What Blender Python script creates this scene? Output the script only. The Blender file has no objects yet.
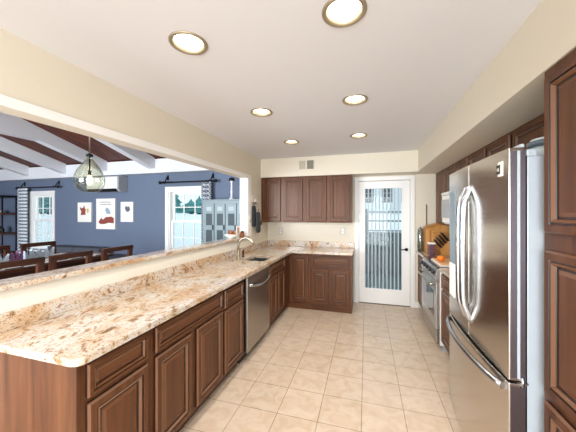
import bpy, bmesh, math, random
from mathutils import Vector, Matrix
random.seed(7)
PI = math.pi
scene = bpy.context.scene
COL = scene.collection

# ------------------------------------------------------------------ camera, sky, light, exposure
F_PX, VPX, HORIZON, EYE = 268.0, 366.0, 213.0, 1.51
yaw = math.atan((VPX - 288.0) / F_PX)
cam_data = bpy.data.cameras.new('camera')
cam_data.sensor_width = 36.0
cam_data.lens = F_PX / 576.0 * 36.0
cam_data.shift_y = -(216.0 - HORIZON) / 576.0
cam_data.clip_start = 0.02
cam_data.clip_end = 300
cam = bpy.data.objects.new('camera', cam_data)
COL.objects.link(cam)
cam.location = (0, 0, EYE)
cam.rotation_euler = (PI / 2, 0, yaw)
scene.camera = cam

world = bpy.data.worlds.new('sky')
scene.world = world
world.use_nodes = True
bg = world.node_tree.nodes['Background']
bg.inputs[0].default_value = (0.86, 0.94, 1.0, 1)
bg.inputs[1].default_value = 1.0

def area_light(name, loc, direction, sx, sy, power, color):
    d = bpy.data.lights.new(name, 'AREA')
    d.shape = 'RECTANGLE'; d.size = sx; d.size_y = sy
    d.energy = power; d.color = color
    o = bpy.data.objects.new(name, d); COL.objects.link(o)
    o.location = loc
    o.rotation_euler = Vector(direction).to_track_quat('-Z', 'Y').to_euler()
    return o
# added fill lights outside unseen, made-up openings behind the camera
area_light('fill_light_kitchen', (-0.2, -2.55, 1.25), (0, 1, 0.05), 2.5, 2.2, 125, (0.91, 0.955, 1.0))
area_light('fill_light_dining', (-4.4, -2.55, 1.55), (0, 1, 0.1), 3.2, 2.2, 420, (0.90, 0.95, 1.0))
CAN_POWER = 19
CAN_COLOR = (1.0, 0.93, 0.83)

scene.view_settings.view_transform = 'Standard'
scene.view_settings.look = 'None'
scene.view_settings.exposure = 0.62
scene.view_settings.gamma = 1
scene.view_settings.use_curve_mapping = False
scene.cycles.max_bounces = 10
scene.cycles.diffuse_bounces = 6
scene.cycles.transparent_max_bounces = 16
scene.cycles.use_denoising = True

# ------------------------------------------------------------------ materials
def lin(c):
    if isinstance(c, str):
        c = c.lstrip('#'); c = tuple(int(c[i:i + 2], 16) for i in (0, 2, 4))
    return tuple(((x / 255) / 12.92 if x / 255 <= 0.04045 else ((x / 255 + 0.055) / 1.055) ** 2.4) for x in c) + (1,)

def new_mat(name):
    m = bpy.data.materials.new(name); m.use_nodes = True
    nt = m.node_tree
    return m, nt, nt.nodes['Principled BSDF']

def plain(name, c, rough=0.5, metal=0.0, spec=0.5, bump=0.0, bscale=60, coat=0.0, vary=0.04):
    m, nt, b = new_mat(name)
    b.inputs['Roughness'].default_value = rough
    b.inputs['Metallic'].default_value = metal
    b.inputs['Specular IOR Level'].default_value = spec
    b.inputs['Coat Weight'].default_value = coat
    b.inputs['Coat Roughness'].default_value = 0.2
    tc = nt.nodes.new('ShaderNodeTexCoord')
    no = nt.nodes.new('ShaderNodeTexNoise'); no.inputs['Scale'].default_value = bscale / 8
    nt.links.new(tc.outputs['Object'], no.inputs['Vector'])
    mx = nt.nodes.new('ShaderNodeMix'); mx.data_type = 'RGBA'
    cc = lin(c)
    mx.inputs[6].default_value = tuple(x * (1 - vary) for x in cc[:3]) + (1,)
    mx.inputs[7].default_value = tuple(min(1, x * (1 + vary)) for x in cc[:3]) + (1,)
    nt.links.new(no.outputs[0], mx.inputs[0])
    nt.links.new(mx.outputs[2], b.inputs['Base Color'])
    if bump:
        n2 = nt.nodes.new('ShaderNodeTexNoise'); n2.inputs['Scale'].default_value = bscale
        nt.links.new(tc.outputs['Object'], n2.inputs['Vector'])
        bp = nt.nodes.new('ShaderNodeBump'); bp.inputs['Strength'].default_value = bump
        bp.inputs['Distance'].default_value = 0.01
        nt.links.new(n2.outputs[0], bp.inputs['Height'])
        nt.links.new(bp.outputs[0], b.inputs['Normal'])
    return m

def ramp(nt, stops):
    r = nt.nodes.new('ShaderNodeValToRGB')
    e = r.color_ramp.elements
    while len(e) < len(stops): e.new(0.5)
    for i, (p, c) in enumerate(stops):
        e[i].position = p; e[i].color = lin(c)
    return r

def wood(name, axis, dark, mid, light, rough=0.42, coat=0.06, scale=1.0):
    m, nt, b = new_mat(name)
    tc = nt.nodes.new('ShaderNodeTexCoord')
    mp = nt.nodes.new('ShaderNodeMapping')
    s = [22 * scale] * 3; s[axis] = 1.6 * scale
    mp.inputs['Scale'].default_value = s
    nt.links.new(tc.outputs['Object'], mp.inputs[0])
    no = nt.nodes.new('ShaderNodeTexNoise')
    no.inputs['Scale'].default_value = 1.0; no.inputs['Detail'].default_value = 6
    no.inputs['Distortion'].default_value = 0.6
    nt.links.new(mp.outputs[0], no.inputs['Vector'])
    r = ramp(nt, [(0.3, dark), (0.52, mid), (0.75, light)])
    nt.links.new(no.outputs[0], r.inputs[0])
    nt.links.new(r.outputs[0], b.inputs['Base Color'])
    b.inputs['Roughness'].default_value = rough
    b.inputs['Coat Weight'].default_value = coat
    b.inputs['Coat Roughness'].default_value = 0.25
    b.inputs['Specular IOR Level'].default_value = 0.25
    return m

CAB = ('#4a2c1a', '#5d3922', '#6c452b')
wood_x = wood('cabinet_wood_x', 0, *CAB); wood_y = wood('cabinet_wood_y', 1, *CAB); wood_z = wood('cabinet_wood_z', 2, *CAB)
glaze_shade = plain('glaze_and_gap_shade', '#2c1a12', 0.4, coat=0.1)  # glaze in the grooves; on door sides it paints in the gap shade
bead = plain('bead_highlight', '#70492f', 0.38, coat=0.0, vary=0.12)  # tinted lighter than the wood to paint in highlights along the mouldings
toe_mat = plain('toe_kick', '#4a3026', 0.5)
dark_in = plain('dark_interior', '#17120f', 0.8)
chairwood = wood('chair_wood', 1, '#331b12', '#48281a', '#5a3422', 0.35)
chairwood_z = wood('chair_wood_upright', 2, '#331b12', '#48281a', '#5a3422', 0.35)
ceilwood = wood('ceiling_planks', 1, '#3a1b12', '#572b1d', '#703c2a', 0.5, 0.0, 0.6)
breadwood = wood('honey_wood', 2, '#b0793f', '#cc9557', '#dba96c', 0.4)
boardwood = wood('board_wood', 1, '#d9a273', '#e4b488', '#edc49b', 0.45)
shelfwood = wood('shelf_wood', 0, '#3a2318', '#553524', '#6a4530', 0.5)
diningfloor = wood('dining_floor_wood', 1, '#4b3122', '#6b4630', '#7d563c', 0.4)

wall_cream = plain('cream_wall_paint', '#dfd8c7', 0.65, spec=0.3, bump=0.05, bscale=250, vary=0.012)
half_cream = plain('pale_wall_paint', '#dfdcd2', 0.6, spec=0.3, vary=0.012)
ceil_white = plain('ceiling_paint', '#dfe0e4', 0.8, spec=0.2, vary=0.01)
white_trim = plain('white_trim_paint', '#f1f1f0', 0.4, vary=0.01)
blue_wall = plain('slate_blue_paint', '#667288', 0.7, spec=0.25, vary=0.02)
beam_white = plain('beam_paint', '#dfe2e8', 0.55, vary=0.03, bscale=30)
white_metal = plain('white_enamel', '#eeeeec', 0.25, coat=0.3, vary=0.01)
grey_plastic = plain('grey_plastic', '#a6a9ad', 0.4)
light_grey = plain('light_grey_steel_paint', '#b9c4cd', 0.35, metal=0.1)
black_plastic = plain('black_plastic', '#121212', 0.35)
black_metal = plain('black_iron', '#1c1c1e', 0.45, metal=0.6)
chrome = plain('chrome', '#b3b7bc', 0.2, metal=1.0, vary=0.01)
nickel = plain('brushed_nickel', '#a89f90', 0.28, metal=1.0)
can_metal = plain('satin_bronze_trim', '#a99d86', 0.45, metal=0.6)
glass_black = plain('black_glass', '#0c0d0e', 0.06, coat=0.5)
charcoal_cloth = plain('charcoal_cloth', '#3d4046', 0.9, bump=0.3, bscale=200)
sofa_cloth = plain('sofa_cloth', '#4a4e58', 0.9, bump=0.3, bscale=120)
napkin_cloth = plain('napkin_cloth', '#a9b6c4', 0.85, vary=0.3, bscale=120)
purple_cloth = plain('purple_cloth', '#6b3f66', 0.85)
cream_ceramic = plain('white_ceramic', '#f2efe9', 0.2, coat=0.4)
orange_skin = plain('orange_peel', '#ef7f1d', 0.45, bump=0.2, bscale=300)
bun_mat = plain('brown_pastry', '#9a5b33', 0.6, vary=0.25, bscale=200)
paper = plain('paper', '#f4f2ee', 0.7, vary=0.01)
canvas = plain('canvas', '#eeeae4', 0.75, vary=0.01)
art_red = plain('art_red', '#8e4438', 0.7, vary=0.15, bscale=200)
art_blue = plain('art_blue', '#8fa6bb', 0.7, vary=0.1)
art_grey = plain('art_grey', '#5d6370', 0.7)
art_yellow = plain('art_yellow', '#d8b74a', 0.7)
locker_mat = plain('locker_grey_paint', '#7d8c92', 0.5, metal=0.2, vary=0.08, bscale=60)
locker_dark = plain('locker_mesh_grey', '#3c4a50', 0.6, vary=0.2, bscale=800)
locker_light = plain('locker_plate', '#a3b1b5', 0.5)
snow = plain('snow', '#eef3f8', 0.8, vary=0.02)
fence_mat = plain('slate_fence_paint', '#5c6a71', 0.7, vary=0.1, bscale=40)
conifer = plain('evergreen_needles', '#5a9896', 0.8, vary=0.35, bscale=40)
bark = plain('bark', '#4a3a30', 0.9)
siding = plain('pale_siding', '#dfe6ea', 0.7)
roofing = plain('snowy_roof', '#c9d2da', 0.8)
vent_dark = plain('vent_dark', '#6e6757', 0.6)
vent_light = plain('vent_light', '#b9b09a', 0.6)
lid_blue = plain('slate_blue_lid', '#55636f', 0.4)
lid_pale = plain('pale_lid', '#c6d2d8', 0.35)
canister_mat = plain('canister_print', '#6a4352', 0.5, vary=0.7, bscale=500)
disp_blue = plain('dispenser_blue', '#8496a3', 0.3, metal=0.3, vary=0.25, bscale=500)
candle_white = plain('candle_white', '#d9dde0', 0.5)
sink_steel = plain('sink_steel', '#8f9193', 0.3, metal=0.9)

def steel(name, axis, c, rough=0.24):
    m, nt, b = new_mat(name)
    tc = nt.nodes.new('ShaderNodeTexCoord'); mp = nt.nodes.new('ShaderNodeMapping')
    s = [240.0] * 3; s[axis] = 3
    mp.inputs['Scale'].default_value = s
    nt.links.new(tc.outputs['Object'], mp.inputs[0])
    no = nt.nodes.new('ShaderNodeTexNoise'); no.inputs['Scale'].default_value = 1; no.inputs['Detail'].default_value = 3
    nt.links.new(mp.outputs[0], no.inputs['Vector'])
    mr = nt.nodes.new('ShaderNodeMapRange')
    mr.inputs[3].default_value = rough - 0.05; mr.inputs[4].default_value = rough + 0.08
    nt.links.new(no.outputs[0], mr.inputs[0]); nt.links.new(mr.outputs[0], b.inputs['Roughness'])
    b.inputs['Base Color'].default_value = lin(c); b.inputs['Metallic'].default_value = 1.0
    return m
steel_h = steel('stainless_steel', 1, '#c8c2ba', 0.19)
steel_side = steel('dark_stainless_edge', 2, '#8d8790', 0.3)
steel_dw = plain('dishwasher_steel', '#aaa49c', 0.3, metal=1.0, vary=0.03)

def granite(name):
    m, nt, b = new_mat(name)
    tc = nt.nodes.new('ShaderNodeTexCoord')
    mp = nt.nodes.new('ShaderNodeMapping'); mp.inputs['Scale'].default_value = (1.4, 1, 1.3); mp.inputs['Rotation'].default_value = (0.2, 0.3, 0.6)
    nt.links.new(tc.outputs['Object'], mp.inputs[0])
    def noise(sc, det, dist, rough=0.6):
        n = nt.nodes.new('ShaderNodeTexNoise')
        n.inputs['Scale'].default_value = sc; n.inputs['Detail'].default_value = det
        n.inputs['Distortion'].default_value = dist; n.inputs['Roughness'].default_value = rough
        nt.links.new(mp.outputs[0], n.inputs['Vector']); return n
    a = noise(6.8, 10, 2.0, 0.68)
    r1 = ramp(nt, [(0.30, '#5f5249'), (0.39, '#a07d5a'), (0.44, '#c8b49d'), (0.50, '#d8d3cc'), (0.58, '#d4cac0'), (0.64, '#b0875f'), (0.72, '#85705f')])
    nt.links.new(a.outputs[0], r1.inputs[0])
    c = noise(16, 6, 2.6, 0.7)
    r2 = ramp(nt, [(0.34, '#5d5450'), (0.42, '#ffffff'), (0.58, '#ffffff'), (0.68, '#bd9468')])
    nt.links.new(c.outputs[0], r2.inputs[0])
    mx = nt.nodes.new('ShaderNodeMix'); mx.data_type = 'RGBA'; mx.blend_type = 'MULTIPLY'; mx.inputs[0].default_value = 0.75
    nt.links.new(r1.outputs[0], mx.inputs[6]); nt.links.new(r2.outputs[0], mx.inputs[7])
    d = noise(85, 3, 0.3, 0.6)
    r3 = ramp(nt, [(0.34, '#4b4039'), (0.42, '#ffffff')])
    nt.links.new(d.outputs[0], r3.inputs[0])
    m2 = nt.nodes.new('ShaderNodeMix'); m2.data_type = 'RGBA'; m2.blend_type = 'MULTIPLY'; m2.inputs[0].default_value = 0.7
    nt.links.new(mx.outputs[2], m2.inputs[6]); nt.links.new(r3.outputs[0], m2.inputs[7])
    g = noise(2.0, 3, 1.2, 0.5)
    r4 = ramp(nt, [(0.36, '#e6c59b'), (0.47, '#f4eadd'), (0.56, '#f4f5f8')])
    nt.links.new(g.outputs[0], r4.inputs[0])
    m3 = nt.nodes.new('ShaderNodeMix'); m3.data_type = 'RGBA'; m3.blend_type = 'MULTIPLY'; m3.inputs[0].default_value = 0.85
    nt.links.new(m2.outputs[2], m3.inputs[6]); nt.links.new(r4.outputs[0], m3.inputs[7])
    nt.links.new(m3.outputs[2], b.inputs['Base Color'])
    b.inputs['Roughness'].default_value = 0.18
    b.inputs['Coat Weight'].default_value = 0.3; b.inputs['Coat Roughness'].default_value = 0.08
    return m
granite_m = granite('granite')

def tile_floor():
    m, nt, b = new_mat('beige_floor_tile')
    tc = nt.nodes.new('ShaderNodeTexCoord')
    mp = nt.nodes.new('ShaderNodeMapping')
    T = 0.3065
    # one grout crossing sits at x=-0.0315, y=2.224
    mp.inputs['Location'].default_value = (0.0315 / T, -2.224 / T, 0)
    mp.inputs['Scale'].default_value = (1 / T, 1 / T, 1)
    nt.links.new(tc.outputs['Object'], mp.inputs[0])
    br = nt.nodes.new('ShaderNodeTexBrick')
    br.offset = 0; br.squash = 1
    br.inputs['Scale'].default_value = 1; br.inputs['Brick Width'].default_value = 1; br.inputs['Row Height'].default_value = 1
    br.inputs['Mortar Size'].default_value = 0.011; br.inputs['Mortar Smooth'].default_value = 0.3
    br.inputs['Color1'].default_value = lin('#d0bfae'); br.inputs['Color2'].default_value = lin('#ccbba9')
    br.inputs['Mortar'].default_value = lin('#9c8871')
    nt.links.new(mp.outputs[0], br.inputs['Vector'])
    no = nt.nodes.new('ShaderNodeTexNoise'); no.inputs['Scale'].default_value = 9; no.inputs['Detail'].default_value = 6; no.inputs['Distortion'].default_value = 1
    nt.links.new(tc.outputs['Object'], no.inputs['Vector'])
    r = ramp(nt, [(0.30, '#ebe1d4'), (0.6, '#ffffff')])
    nt.links.new(no.outputs[0], r.inputs[0])
    mx = nt.nodes.new('ShaderNodeMix'); mx.data_type = 'RGBA'; mx.blend_type = 'MULTIPLY'; mx.inputs[0].default_value = 0.8
    nt.links.new(br.outputs[0], mx.inputs[6]); nt.links.new(r.outputs[0], mx.inputs[7])
    nt.links.new(mx.outputs[2], b.inputs['Base Color'])
    b.inputs['Roughness'].default_value = 0.3
    bp = nt.nodes.new('ShaderNodeBump'); bp.inputs['Strength'].default_value = 0.3; bp.inputs['Distance'].default_value = 0.004; bp.invert = True
    nt.links.new(br.outputs['Fac'], bp.inputs['Height']); nt.links.new(bp.outputs[0], b.inputs['Normal'])
    return m
tile_m = tile_floor()

def clear_glass(name, tint='#ffffff', refl=0.06):
    m, nt, b = new_mat(name)
    nt.nodes.remove(b)
    out = nt.nodes['Material Output']
    tr = nt.nodes.new('ShaderNodeBsdfTransparent'); tr.inputs[0].default_value = lin(tint)
    gl = nt.nodes.new('ShaderNodeBsdfGlossy'); gl.inputs['Roughness'].default_value = 0.03
    fr = nt.nodes.new('ShaderNodeLayerWeight'); fr.inputs[0].default_value = 0.25
    ma = nt.nodes.new('ShaderNodeMath'); ma.operation = 'MULTIPLY_ADD'; ma.inputs[1].default_value = 0.55; ma.inputs[2].default_value = refl
    ma.use_clamp = True
    nt.links.new(fr.outputs['Facing'], ma.inputs[0])
    mx = nt.nodes.new('ShaderNodeMixShader')
    nt.links.new(ma.outputs[0], mx.inputs[0]); nt.links.new(tr.outputs[0], mx.inputs[1]); nt.links.new(gl.outputs[0], mx.inputs[2])
    nt.links.new(mx.outputs[0], out.inputs[0])
    return m
pane_m = clear_glass('window_glass', '#f4fbfb', 0.03)
globe_m = clear_glass('amber_glass', '#fbfcf5', 0.04)
jar_m = clear_glass('jar_glass', '#dfe6e4', 0.15)

def striped_glass():
    m, nt, b = new_mat('frosted_stripe_glass')
    nt.nodes.remove(b)
    out = nt.nodes['Material Output']
    tc = nt.nodes.new('ShaderNodeTexCoord'); sp = nt.nodes.new('ShaderNodeSeparateXYZ')
    nt.links.new(tc.outputs['Object'], sp.inputs[0])
    m1 = nt.nodes.new('ShaderNodeMath'); m1.operation = 'MULTIPLY'; m1.inputs[1].default_value = 1 / 0.0585
    m2 = nt.nodes.new('ShaderNodeMath'); m2.operation = 'FRACT'
    m3 = nt.nodes.new('ShaderNodeMath'); m3.operation = 'GREATER_THAN'; m3.inputs[1].default_value = 0.64
    nt.links.new(sp.outputs[0], m1.inputs[0]); nt.links.new(m1.outputs[0], m2.inputs[0]); nt.links.new(m2.outputs[0], m3.inputs[0])
    tr = nt.nodes.new('ShaderNodeBsdfTransparent'); tr.inputs[0].default_value = lin('#edf3f4')
    df = nt.nodes.new('ShaderNodeBsdfDiffuse'); df.inputs[0].default_value = lin('#d3dadc')
    tl = nt.nodes.new('ShaderNodeBsdfTranslucent'); tl.inputs[0].default_value = lin('#c6d2d8')
    fx = nt.nodes.new('ShaderNodeMixShader'); fx.inputs[0].default_value = 0.5
    nt.links.new(df.outputs[0], fx.inputs[1]); nt.links.new(tl.outputs[0], fx.inputs[2])
    gl = nt.nodes.new('ShaderNodeBsdfGlossy'); gl.inputs['Roughness'].default_value = 0.05
    g2 = nt.nodes.new('ShaderNodeMixShader'); g2.inputs[0].default_value = 0.02
    nt.links.new(tr.outputs[0], g2.inputs[1]); nt.links.new(gl.outputs[0], g2.inputs[2])
    mx = nt.nodes.new('ShaderNodeMixShader')
    nt.links.new(m3.outputs[0], mx.inputs[0]); nt.links.new(g2.outputs[0], mx.inputs[1]); nt.links.new(fx.outputs[0], mx.inputs[2])
    nt.links.new(mx.outputs[0], out.inputs[0])
    return m
stripe_m = striped_glass()

def emit(name, c, s):
    m, nt, b = new_mat(name)
    b.inputs['Base Color'].default_value = lin(c)
    b.inputs['Emission Color'].default_value = lin(c); b.inputs['Emission Strength'].default_value = s
    return m
lens_m = emit('lamp_lens', '#fff3dd', 14)
bulb_m = emit('bulb_glow', '#ffe3ae', 6)

def trellis():
    m, nt, b = new_mat('trellis_fabric')
    tc = nt.nodes.new('ShaderNodeTexCoord'); mp = nt.nodes.new('ShaderNodeMapping')
    mp.inputs['Rotation'].default_value = (0, PI / 4, 0); mp.inputs['Scale'].default_value = (17, 17, 17)
    nt.links.new(tc.outputs['Object'], mp.inputs[0])
    sp = nt.nodes.new('ShaderNodeSeparateXYZ'); nt.links.new(mp.outputs[0], sp.inputs[0])
    fs = []
    for ax in (0, 2):
        a = nt.nodes.new('ShaderNodeMath'); a.operation = 'FRACT'; nt.links.new(sp.outputs[ax], a.inputs[0])
        g = nt.nodes.new('ShaderNodeMath'); g.operation = 'LESS_THAN'; g.inputs[1].default_value = 0.3; nt.links.new(a.outputs[0], g.inputs[0])
        fs.append(g)
    mxm = nt.nodes.new('ShaderNodeMath'); mxm.operation = 'MAXIMUM'
    nt.links.new(fs[0].outputs[0], mxm.inputs[0]); nt.links.new(fs[1].outputs[0], mxm.inputs[1])
    mx = nt.nodes.new('ShaderNodeMix'); mx.data_type = 'RGBA'
    mx.inputs[6].default_value = lin('#dde2e8'); mx.inputs[7].default_value = lin('#667182')
    nt.links.new(mxm.outputs[0], mx.inputs[0]); nt.links.new(mx.outputs[2], b.inputs['Base Color'])
    b.inputs['Roughness'].default_value = 0.9
    return m
trellis_m = trellis()

def checker():
    m, nt, b = new_mat('checkered_cloth')
    tc = nt.nodes.new('ShaderNodeTexCoord'); ck = nt.nodes.new('ShaderNodeTexChecker')
    ck.inputs['Scale'].default_value = 6; ck.inputs['Color1'].default_value = lin('#e9e6e2'); ck.inputs['Color2'].default_value = lin('#2b2322')
    nt.links.new(tc.outputs['Object'], ck.inputs[0]); nt.links.new(ck.outputs[0], b.inputs['Base Color'])
    b.inputs['Roughness'].default_value = 0.85
    return m
checker_m = checker()

# ------------------------------------------------------------------ mesh helpers
def merge(bm, t, mi=0):
    for f in t.faces: f.material_index = mi
    me = bpy.data.meshes.new('tmp'); t.to_mesh(me); t.free()
    bm.from_mesh(me); bpy.data.meshes.remove(me)

def box(bm, x0, y0, z0, x1, y1, z1, bev=0.0, mi=0, seg=2):
    t = bmesh.new()
    bmesh.ops.create_cube(t, size=1)
    for v in t.verts:
        v.co = Vector((x0 + (v.co.x + .5) * (x1 - x0), y0 + (v.co.y + .5) * (y1 - y0), z0 + (v.co.z + .5) * (z1 - z0)))
    if bev: bmesh.ops.bevel(t, geom=t.edges[:], offset=bev, segments=seg, affect='EDGES', profile=0.5)
    merge(bm, t, mi)

def tube(bm, pts, r, seg=10, mi=0, sx=1.0):
    pts = [Vector(p) for p in pts]
    t = bmesh.new(); rings = []
    prev = None
    for i, p in enumerate(pts):
        a = pts[max(i - 1, 0)]; c = pts[min(i + 1, len(pts) - 1)]
        d = (c - a).normalized()
        if prev is None:
            ref = Vector((0, 0, 1)) if abs(d.z) < 0.9 else Vector((1, 0, 0))
            n = d.cross(ref).normalized()
        else:
            n = (prev - d * prev.dot(d)).normalized()
        prev = n; b = d.cross(n)
        rr = r[i] if isinstance(r, (list, tuple)) else r
        rings.append([t.verts.new(p + n * math.cos(2 * PI * k / seg) * rr + b * math.sin(2 * PI * k / seg) * rr * sx) for k in range(seg)])
    for i in range(len(rings) - 1):
        for k in range(seg):
            t.faces.new((rings[i][k], rings[i][(k + 1) % seg], rings[i + 1][(k + 1) % seg], rings[i + 1][k]))
    t.faces.new(rings[0]); t.faces.new(rings[-1])
    bmesh.ops.recalc_face_normals(t, faces=t.faces[:])
    for f in t.faces: f.smooth = len(f.verts) == 4
    merge(bm, t, mi)

def lathe(bm, prof, c, seg=24, mi=0, axis='z', caps=True):
    t = bmesh.new(); rings = []
    def pt(r, h, k):
        a = 2 * PI * k / seg; x, y = r * math.cos(a), r * math.sin(a)
        if axis == 'z': return Vector((c[0] + x, c[1] + y, c[2] + h))
        if axis == 'x': return Vector((c[0] + h, c[1] + x, c[2] + y))
        return Vector((c[0] + x, c[1] + h, c[2] + y))
    for r, h in prof:
        rings.append([t.verts.new(pt(max(r, 1e-4), h, k)) for k in range(seg)])
    for i in range(len(rings) - 1):
        for k in range(seg):
            f = t.faces.new((rings[i][k], rings[i][(k + 1) % seg], rings[i + 1][(k + 1) % seg], rings[i + 1][k])); f.smooth = True
    if caps:
        t.faces.new(rings[0]); t.faces.new(rings[-1])
    bmesh.ops.recalc_face_normals(t, faces=t.faces[:])
    merge(bm, t, mi)

def prism(bm, poly, axis, a0, a1, bev=0.0, mi=0):
    """poly in the two axes other than `axis`, extruded from a0 to a1."""
    t = bmesh.new()
    def mk(p, a):
        return {0: (a, p[0], p[1]), 1: (p[0], a, p[1]), 2: (p[0], p[1], a)}[axis]
    A = [t.verts.new(mk(p, a0)) for p in poly]; B = [t.verts.new(mk(p, a1)) for p in poly]
    n = len(poly)
    t.faces.new(A); t.faces.new(B)
    for i in range(n): t.faces.new((A[i], A[(i + 1) % n], B[(i + 1) % n], B[i]))
    bmesh.ops.recalc_face_normals(t, faces=t.faces[:])
    if bev: bmesh.ops.bevel(t, geom=t.edges[:], offset=bev, segments=2, affect='EDGES', profile=0.5)
    merge(bm, t, mi)

def blob(bm, c, r, mi=0, sub=2, jit=0.0):
    t = bmesh.new()
    bmesh.ops.create_icosphere(t, subdivisions=sub, radius=1)
    for v in t.verts:
        k = 1 + random.uniform(-jit, jit)
        v.co = Vector((c[0] + v.co.x * r[0] * k, c[1] + v.co.y * r[1] * k, c[2] + v.co.z * r[2] * k))
    for f in t.faces: f.smooth = True
    merge(bm, t, mi)

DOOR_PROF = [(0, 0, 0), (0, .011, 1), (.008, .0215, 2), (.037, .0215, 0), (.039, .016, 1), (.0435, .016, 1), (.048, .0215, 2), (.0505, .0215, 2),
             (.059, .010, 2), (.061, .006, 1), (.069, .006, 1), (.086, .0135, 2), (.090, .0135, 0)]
def panel(bm, o, u, n, w, h, k=1.0, prof=DOOR_PROF):
    """Raised panel door or drawer front: o lower corner, u along the face, z up, n outward."""
    t = bmesh.new(); o = Vector(o); u = Vector(u); n = Vector(n); z = Vector((0, 0, 1))
    rings = []
    for ins, ht, mi in prof:
        i = ins * k
        rings.append(([t.verts.new(o + u * a + z * b + n * ht) for a, b in ((i, i), (w - i, i), (w - i, h - i), (i, h - i))], mi))
    t.faces.new(rings[0][0])
    mats = []
    for (r0, _), (r1, mi) in zip(rings, rings[1:]):
        for q in range(4):
            f = t.faces.new((r0[q], r0[(q + 1) % 4], r1[(q + 1) % 4], r1[q])); f.material_index = mi
    t.faces.new(rings[-1][0])
    bmesh.ops.recalc_face_normals(t, faces=t.faces[:])
    me = bpy.data.meshes.new('tmp'); t.to_mesh(me); t.free(); bm.from_mesh(me); bpy.data.meshes.remove(me)

def B(): return bmesh.new()

def root_of(o):
    while o.parent: o = o.parent
    return o

def obj(name, bm, mats, parent=None, label=None):
    """Links the bmesh as one object; coordinates are world coordinates, stored relative to the thing's base."""
    if parent is not None:
        off = Vector(root_of(parent).location)
        if off.length: bmesh.ops.translate(bm, verts=bm.verts[:], vec=-off)
    me = bpy.data.meshes.new(name); bm.to_mesh(me); bm.free()
    if not isinstance(mats, (list, tuple)): mats = [mats]
    for m in mats: me.materials.append(m)
    o = bpy.data.objects.new(name, me); COL.objects.link(o)
    if parent is not None: o.parent = parent
    if label: o['label'] = label
    return o

def tag(o, label, cat, group=None, kind=None):
    o['label'] = label; o['category'] = cat
    if group: o['group'] = group
    if kind: o['kind'] = kind
    return o

def thing(name, label, cat, loc=(0, 0, 0), group=None):
    o = bpy.data.objects.new(name, None); COL.objects.link(o)
    o.location = loc; o.empty_display_size = 0.1
    return tag(o, label, cat, group)

def single(name, bm, mats, label, cat, group=None):
    """A thing of one mesh, its origin at its base centre."""
    xs = [v.co for v in bm.verts]
    lo = Vector((min(v.x for v in xs), min(v.y for v in xs), min(v.z for v in xs))); hi = Vector((max(v.x for v in xs), max(v.y for v in xs), max(v.z for v in xs)))
    c = Vector(((lo.x + hi.x) / 2, (lo.y + hi.y) / 2, lo.z))
    bmesh.ops.translate(bm, verts=bm.verts[:], vec=-c)
    o = obj(name, bm, mats); o.location = c
    return tag(o, label, cat, group)

def struct(name, bm, mats, label=None, parent=None):
    o = obj(name, bm, mats, parent)
    if parent is None:
        o['kind'] = 'structure'
        if label: o['label'] = label
    return o

def dup(root, loc, rotz=None, label=None):
    r = root.copy(); COL.objects.link(r); r.location = loc
    if rotz is not None: r.rotation_euler = (0, 0, rotz)
    if label: r['label'] = label
    for ch in list(root.children):
        c = ch.copy(); COL.objects.link(c); c.parent = r
        for g in list(ch.children):
            d = g.copy(); COL.objects.link(d); d.parent = c
    return r

# ------------------------------------------------------------------ the setting
WX, BY, RX = -1.76, 4.68, 1.38          # kitchen's left wall face, back wall face, right wall face
CH = 2.44
REAR = -2.4
b = B(); box(b, -1.88, REAR - .2, -.1, RX + .12, BY + .14, 0); struct('floor', b, tile_m, 'square beige ceramic tiles laid in a straight grid')
b = B(); box(b, -9.62, REAR - .2, -.1, -1.881, BY + .14, 0); struct('floor_dining', b, diningfloor)

# kitchen ceiling with round holes for the downlights
CANS = [(-.932, 1.256), (-.097, 1.257), (-.924, 2.301), (-.087, 2.262), (-.937, 3.383), (-.086, 3.324), (-.932, .15), (-.097, .15)]
def ceiling_mesh():
    b = B(); hole, half = .082, .16
    x0, x1, y0, y1 = WX - .005, RX, REAR, BY
    rows = sorted(set(round((CANS[i][1] + CANS[i + 1][1]) / 2, 4) for i in range(0, 8, 2)))
    def quad(a, c, d, e):
        if d - a > 1e-5 and e - c > 1e-5:
            b.faces.new([b.verts.new(p) for p in ((a, c, CH), (a, e, CH), (d, e, CH), (d, c, CH))])
    bands = []
    for yc in rows:
        pair = sorted(p for p in CANS if abs(p[1] - yc) < .1)
        bands.append((yc - half - .04, yc + half + .04, pair))
    y = y0
    for lo, hi, pair in bands:
        quad(x0, y, x1, lo)
        x = x0
        for cx, cy in pair:
            quad(x, lo, cx - half, hi); x = cx + half
            n = 32; ring = []; sq = []
            for k in range(n):
                a = 2 * PI * k / n + PI / 4
                ca, sa = math.cos(a), math.sin(a)
                ring.append(b.verts.new((cx + hole * ca, cy + hole * sa, CH)))
                m = max(abs(ca), abs(sa))
                yy = cy + half * sa / m
                if sa / m > .999: yy = hi
                if sa / m < -.999: yy = lo
                sq.append(b.verts.new((cx + half * ca / m, yy, CH)))
            for k in range(n):
                q = (k + 1) % n
                b.faces.new((ring[k], ring[q], sq[q], sq[k]))
        quad(x, lo, x1, hi)
        y = hi
    quad(x0, y, x1, y1)
    bmesh.ops.recalc_face_normals(b, faces=b.faces[:])
    box(b, x0, y0, CH + .12, x1, y1, CH + .2)
    return b
struct('ceiling', ceiling_mesh(), ceil_white, 'flat white ceiling with recessed downlights')

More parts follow.
